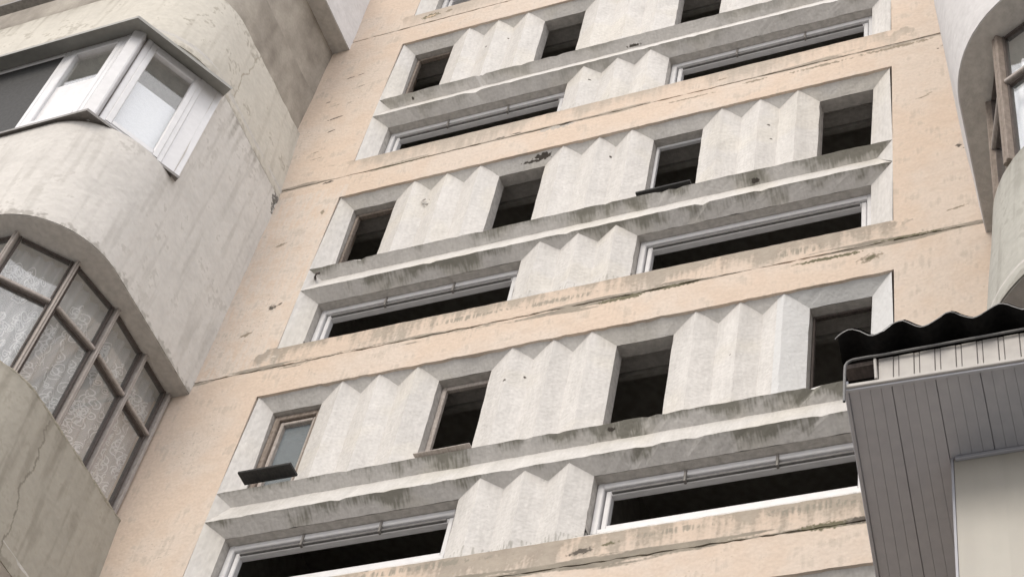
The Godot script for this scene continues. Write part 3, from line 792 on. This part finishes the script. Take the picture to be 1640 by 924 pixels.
func plastic_glazing(n: Node3D) -> void:
	var c := Vector2(-1.115, 1.96); var e := Vector2(-.695, 1.205)
	var y0 := 1.60; var y1 := 2.94
	var C := V(c.x, 0, c.y); var E := V(e.x, 0, e.y)
	var d := (E - C).normalized(); var L := C.distance_to(E); var nn := Vector3(-d.z, 0, d.x)
	if nn.x < 0: nn = -nn
	pvc_frame(n, "frame", M.pvc, C, d, nn, .075, .70, y0, y1, .055, .07, 0.0)
	pvc_frame(n, "sash", M.pvc, C, d, nn, .125, .655, y0 + .05, y1 - .05, .06, .06, .012)
	pvc_pane(n, M.glass, C, d, nn, .175, .61, y0 + .1, y1 - .1, .0)
	pvc_pane(n, M.blind, C, d, nn, .17, .615, y0 + .05, y0 + .86, -.06, "blind")
	var st := begin(); bar(st, C + d * .79 + Vector3.UP * y0, C + d * .79 + Vector3.UP * (y1 + .02), d, nn, L - .70 + .03, .05, .004); done(st, "filler_panel", M.pvc, n)
	st = begin(); bar(st, C + Vector3.UP * y0, C + Vector3.UP * y1, (d + Vector3.RIGHT).normalized(), (nn + Vector3.BACK).normalized(), .115, .09, .012); done(st, "corner_post", M.pvc, n)
	var W := Vector3.LEFT; var Z := Vector3.BACK
	pvc_frame(n, "frame", M.pvc, C, W, Z, .07, .70, y0, y1, .05, .07, 0.0)
	pvc_frame(n, "sash", M.pvc, C, W, Z, .115, .655, y0 + .05, y1 - .05, .055, .06, .012)
	pvc_pane(n, M.glass, C, W, Z, .165, .605, y0 + .1, y1 - .1, .0)
	pvc_pane(n, M.pvc, C, W, Z, .16, .61, y0 + .05, y0 + .70, .008, "lower_panel")
	pvc_frame(n, "frame", M.pvc, C, W, Z, .70, 2.2, y0, y1, .05, .07, 0.0)
	pvc_pane(n, M.net, C, W, Z, .745, 2.155, y0 + .05, y1 - .05, .02, "insect_screen")
	pvc_pane(n, M.glass, C, W, Z, .745, 2.155, y0 + .05, y1 - .05, -.01)
	# flashing below and visor above follow the glazing round the corner
	for q in [["sill_flashing", [-.05, 1.605], [.075, 1.575], M.flashing, .012], ["visor", [-.06, 2.985], [.205, 2.875], M.visor, .008]]:
		var pin := []; var pout := []
		for z in [[q[1], pin], [q[2], pout]]:
			var o: float = z[0][0]; var yy: float = z[0][1]
			# offset of the two lines and their crossing
			var p2 := c + Vector2(nn.x, nn.z) * o; var dz := Vector2(d.x, d.z)
			var t := (c.y + o - p2.y) / dz.y
			var cross := p2 + dz * t
			var endp := e + Vector2(nn.x, nn.z) * o + dz * (.02 if q[0] == "sill_flashing" else .03)
			z[1].append_array([V(-3.6, yy, c.y + o), V(cross.x, yy, cross.y), V(endp.x, yy, endp.y)])
		st = begin()
		var th: Vector3 = Vector3.UP * q[4]
		for i in 2:
			quad(st, pin[i], pin[i + 1], pout[i + 1], pout[i]); quad(st, pin[i] + th, pout[i] + th, pout[i + 1] + th, pin[i + 1] + th)
			var lip := Vector3.DOWN * (.028 if q[0] == "visor" else .02)
			quad(st, pout[i] + lip, pout[i + 1] + lip, pout[i + 1] + th, pout[i] + th)
			quad(st, pout[i] + lip, pout[i + 1] + lip, pout[i + 1] + lip * .0 - (pout[i + 1] - pin[i + 1]).normalized() * .003, pout[i] - (pout[i] - pin[i]).normalized() * .003)
		quad(st, pin[2], pout[2], pout[2] + th, pin[2] + th)
		done(st, q[0], q[3], n)
	# mortar packing between visor and slab
	st = begin(); obox(st, C + Vector3.UP * 2.945 - nn * .06, d * L, Vector3.UP * .07, nn * .05); done(st, "packing", M.mortar, n)

func balconies_right() -> void:
	var n := node("balcony", building); tag(n, "rounded balcony beside the right edge, timber glazing above grey concrete parapet")
	slab(n, 1, .055, -2.58, .14, M.soffit)
	shell(n, "parapet", M.plaster_grey, 1, .045, -2.58, -1.25, .11, .12, -2.58, 0, -1, .015)
	var gp := [Vector2(5.945, .035), Vector2(5.95, .50), Vector2(5.955, 1.0), Vector2(6.10, 1.46), Vector2(6.50, 1.66), Vector2(7.1, 1.67), Vector2(7.8, 1.67)]
	for i in gp.size() - 1: old_bay(n, gp[i], gp[i + 1], -1.22, .215, -.36, 1)
	for i in gp.size():
		var dd: Vector2 = gp[mini(i + 1, gp.size() - 1)] - gp[maxi(i - 1, 0)]
		post(n, gp[i], dd.normalized(), -1.23, .215, .062, M.wood_brown)
	n = node("balcony", building); tag(n, "white rounded balcony with deep grey underside at the right edge")
	slab(n, 1, .01, .22, .14, M.soffit)
	shell(n, "parapet", M.plaster_white, 1, 0.0, .22, 1.6, -.125, .12, .22)
	shell(n, "glazing_apron", M.plaster_white, 1, -.125, 1.6, 3.02, -.06, .12, .22)
	n = node("balcony", building)
	slab(n, 1, -.15, 3.02, .14, M.soffit)
	shell(n, "parapet", M.plaster_white, 1, -.16, 3.02, 4.2, 0.0, .12, 3.02)

# ------------------------------------------------------------------ lean-to on the balcony below right
func extension() -> void:
	var n := Node3D.new(); n.name = "balcony_extension"; add_child(n)
	tag(n, "grey clad balcony extension with black corrugated roof at lower right", "balcony extension")
	var ys := -4.29
	var back := -.02
	var skew := .1294           # the left edge runs a little to the left towards the wall
	var xb := func(x: float, z: float) -> float: return x - (2.5 - z) * skew * clampf((6.6 - x) / 1.1, 0.0, 1.0)
	# boards of the underside, from the rim back to the wall
	var x := 5.447
	var i := 0
	while x < 7.6:
		var w := .0467
		var st := begin()
		var dy := .0
		for q in [[x + (.002 if i % 4 == 0 else .0006), x + w - (.002 if i % 4 == 3 else .0006), 0.0]]:
			var zs := [2.485, 2.0, back]
			for j in 2:
				var za: float = zs[j]; var zb: float = zs[j + 1]
				var a0: float = xb.call(q[0], za); var a1: float = xb.call(q[1], za); var b0: float = xb.call(q[0], zb); var b1: float = xb.call(q[1], zb)
				quad(st, V(b0, ys + dy, zb), V(b1, ys + dy, zb), V(a1, ys + dy, za), V(a0, ys + dy, za))
				quad(st, V(b0, ys + dy, zb), V(a0, ys + dy, za), V(a0, ys + .012, za), V(b0, ys + .012, zb))
				quad(st, V(a1, ys + dy, za), V(b1, ys + dy, zb), V(b1, ys + .012, zb), V(a1, ys + .012, za))
		done(st, "soffit_board", M.siding_grey, n)
		x += w; i += 1
	var st := begin()
	quad(st, V(5.3 - .2, ys + .013, back), V(7.7, ys + .013, back), V(7.7, ys + .013, 2.49), V(5.44, ys + .013, 2.49))
	done(st, "soffit_backing", M.siding_grey, n)
	# dark edge trim on the left, pale trim along the front
	st = begin(); bar(st, V(5.438, ys + .02, 2.5), V(xb.call(5.438, back) + .0, ys + .02, back), Vector3.RIGHT, Vector3.UP, .018, .06, .003); done(st, "edge_trim", M.siding_grey, n)
	st = begin(); bar(st, V(5.43, ys + .010, 2.50), V(7.7, ys - .03, 2.47), Vector3.BACK, Vector3.UP, .02, .022, .003); done(st, "front_trim", M.siding_white, n)
	st = begin(); bar(st, V(5.43, ys - .004, 2.49), V(7.7, ys - .049, 2.46), Vector3.BACK, Vector3.UP, .016, .012, .002); done(st, "trim_lip", M.siding_grey, n)
	# white boards of the fascia
	x = 5.578; i = 0
	while x < 7.6:
		var w := .066 if i % 2 == 0 else .024
		var zf := 2.498 if i % 2 == 0 else 2.496
		st = begin()
		var lift := -(x - 5.43) * .0167
		bar(st, V(x + w / 2, ys + .018 + lift, zf - .006), V(x + w / 2, -4.125, zf - .006), Vector3.RIGHT, Vector3.BACK, w - .0025, .012, .002)
		done(st, "fascia_board", M.siding_white, n)
		x += w; i += 1
	st = begin(); box(st, 5.58, 7.7, -4.275, -4.13, 2.44, 2.474); done(st, "fascia_backing", M.siding_white, n)
	# beige sheet wall below
	i = 0; x = 5.79
	while x < 7.6:
		st = begin(); box(st, x + .001, x + .629, -OY, ys - .002, 2.0, 2.005); done(st, "wall_sheet", M.sheet_beige, n)
		x += .63; i += 1
	st = begin(); box(st, 5.795, 7.7, -OY, ys - .004, 1.97, 1.9995); done(st, "wall_backing", M.sheet_beige, n)
	st = begin(); box(st, 5.778, 5.789, -OY, ys - .002, 1.96, 2.009); done(st, "corner_trim", M.siding_grey, n)
	st = begin(); box(st, 5.78, 5.80, -OY, ys - .002, back, 1.958); done(st, "side_sheet", M.sheet_beige, n)
	st = begin(); bar(st, V(5.80, ys - .012, 2.014), V(7.7, ys - .012, 2.014), Vector3.BACK, Vector3.UP, .018, .02, .003); done(st, "wall_trim", M.siding_grey, n)
	# open end of the fascia with its pipe bracket
	st = begin(true)
	tube(st, [V(5.437, -4.40, 2.522), V(5.437, -4.20, 2.522), V(5.4385, -4.158, 2.522), V(5.449, -4.138, 2.522), V(5.47, -4.127, 2.522), V(5.53, -4.126, 2.522), V(5.60, -4.130, 2.522), V(7.7, -4.122, 2.512)], .0065, 8)
	done(st, "bracket_pipe", M.pipe, n)
	st = begin(); bar(st, V(5.572, ys + .02, 2.505), V(5.566, -4.135, 2.505), Vector3.RIGHT, Vector3.BACK, .013, .02, .003); done(st, "end_strip", M.siding_white, n)
	# corrugated roof sheet
	st = begin(true)
	var pitch := .2165
	var rows := [[2.605, 0.0], [2.3, .03], [1.2, .16], [back, .32]]
	var cols := 120
	for th in [0.0, .007]:
		for c in cols:
			for r in 3:
				var p := []
				for e in [[r + 1, c], [r + 1, c + 1], [r, c + 1], [r, c]]:
					var u: float = 5.412 + 2.25 * e[1] / cols
					var z: float = rows[e[0]][0]
					var wob := jn.get_noise_2d(u * 2.0, z) * .006
					var yy: float = -4.054 - (u - 5.41) * .025 + cos((u - 5.481) / pitch * TAU) * .036 + rows[e[0]][1] + th + wob
					p.append(V(xb.call(u, z), yy, z + (jn.get_noise_2d(u * 9.0, 4.0) * .008 if e[0] == 0 else 0.0)))
				quad(st, p[0], p[1], p[2], p[3])
	done(st, "roof_sheet", M.slate, n)
	st = begin()
	for c in cols:
		var p := []
		for e in [[c, 0.0], [c + 1, 0.0], [c + 1, .007], [c, .007]]:
			var u: float = 5.412 + 2.25 * e[0] / cols
			var yy: float = -4.054 - (u - 5.41) * .025 + cos((u - 5.481) / pitch * TAU) * .036 + e[1] + jn.get_noise_2d(u * 2.0, 2.605) * .006
			p.append(V(u, yy, 2.605 + jn.get_noise_2d(u * 9.0, 4.0) * .008))
		quad(st, p[0], p[1], p[2], p[3])
	done(st, "roof_edge", M.pipe, n)
	st = begin(); box(st, 5.42, 7.7, -4.118, -4.09, 2.40, 2.47); done(st, "roof_batten", M.wood_dark, n)

# ------------------------------------------------------------------ things lying or hanging on the building
func loose_things() -> void:
	var st := begin()
	bar(st, V(.205, -1.032, .038), V(.645, -1.036, .038), Vector3.BACK, Vector3.UP, .125, .022, .003)
	var o := done(st, "loose_board", M.wood_black, self); tag(o, "black board lying on the sill of the glazed small window", "board", "boards lying on the small window sills")
	st = begin()
	bar(st, V(1.58, -1.03, -.045), V(2.02, -1.024, -.045), Vector3.BACK, Vector3.UP, .045, .009, .002)
	o = done(st, "loose_board_001", M.wood_pale, self); tag(o, "thin pale plank across the sill of the small window right of the glazed one", "board", "boards lying on the small window sills")
	st = begin()
	bar(st, V(2.97, 1.735, -.022), V(3.43, 1.741, -.022), Vector3.BACK, Vector3.UP, .065, .024, .004)
	o = done(st, "loose_board_002", M.wood_black, self); tag(o, "black plank on the sill of the white framed small window", "board", "boards lying on the small window sills")
	# lace curtain behind the timber glazing: a pleated sheet
	var gp := [Vector2(-.965, .05), Vector2(-.965, .455), Vector2(-.965, .90), Vector2(-1.045, 1.37), Vector2(-1.34, 1.69), Vector2(-1.86, 1.715), Vector2(-2.45, 1.715), Vector2(-3.05, 1.715)]
	curtain(gp, -1.2, .19, "white lace curtain behind the timber glazed balcony at lower left", "lace_curtain")
	var gr := [Vector2(6.05, .10), Vector2(6.06, .98), Vector2(6.19, 1.37), Vector2(6.53, 1.56), Vector2(7.6, 1.57)]
	curtain(gr, -1.2, -.02, "plain white curtain behind the timber glazing at the right edge", "window_curtain")
	# small fixture in the groove of the middle panel
	st = begin(true)
	tube(st, [V(.06, 2.8 - 1.20, -.05), V(.085, 2.8 - 1.235, -.01), V(.105, 2.8 - 1.225, .015), V(.125, 2.8 - 1.20, .0)], .011, 6)
	o = done(st, "iron_hook", M.wood_dark, self); tag(o, "small rusty iron hook at the left end of the middle panel ledge", "hook")

func curtain(gp: Array, y0: float, y1: float, label: String, called: String) -> void:
	var st := begin(true)
	var s := 0.0
	var prev := []
	for i in gp.size() - 1:
		var L: float = gp[i].distance_to(gp[i + 1]); var n := maxi(2, int(L / .012))
		var d: Vector2 = (gp[i + 1] - gp[i]).normalized(); var nn := Vector2(-d.y, d.x)
		for q in n:
			var t := s + L * q / n
			var p: Vector2 = gp[i].lerp(gp[i + 1], float(q) / n) + nn * (sin(t * 62.0 + sin(t * 9.0)) * .02 + sin(t * 19.0 + 1.0) * .012)
			var cur := [V(p.x, y0, p.y), V(p.x, y1, p.y), t]
			if prev: quad(st, prev[0], cur[0], cur[1], prev[1], Vector2(prev[2] * .62, .9), Vector2(t * .62, .9), Vector2(t * .62, 0), Vector2(prev[2] * .62, 0))
			prev = cur
		s += L
	var o := done(st, called, M.lace if called == "lace_curtain" else M.blind, self)
	tag(o, label, "curtain")
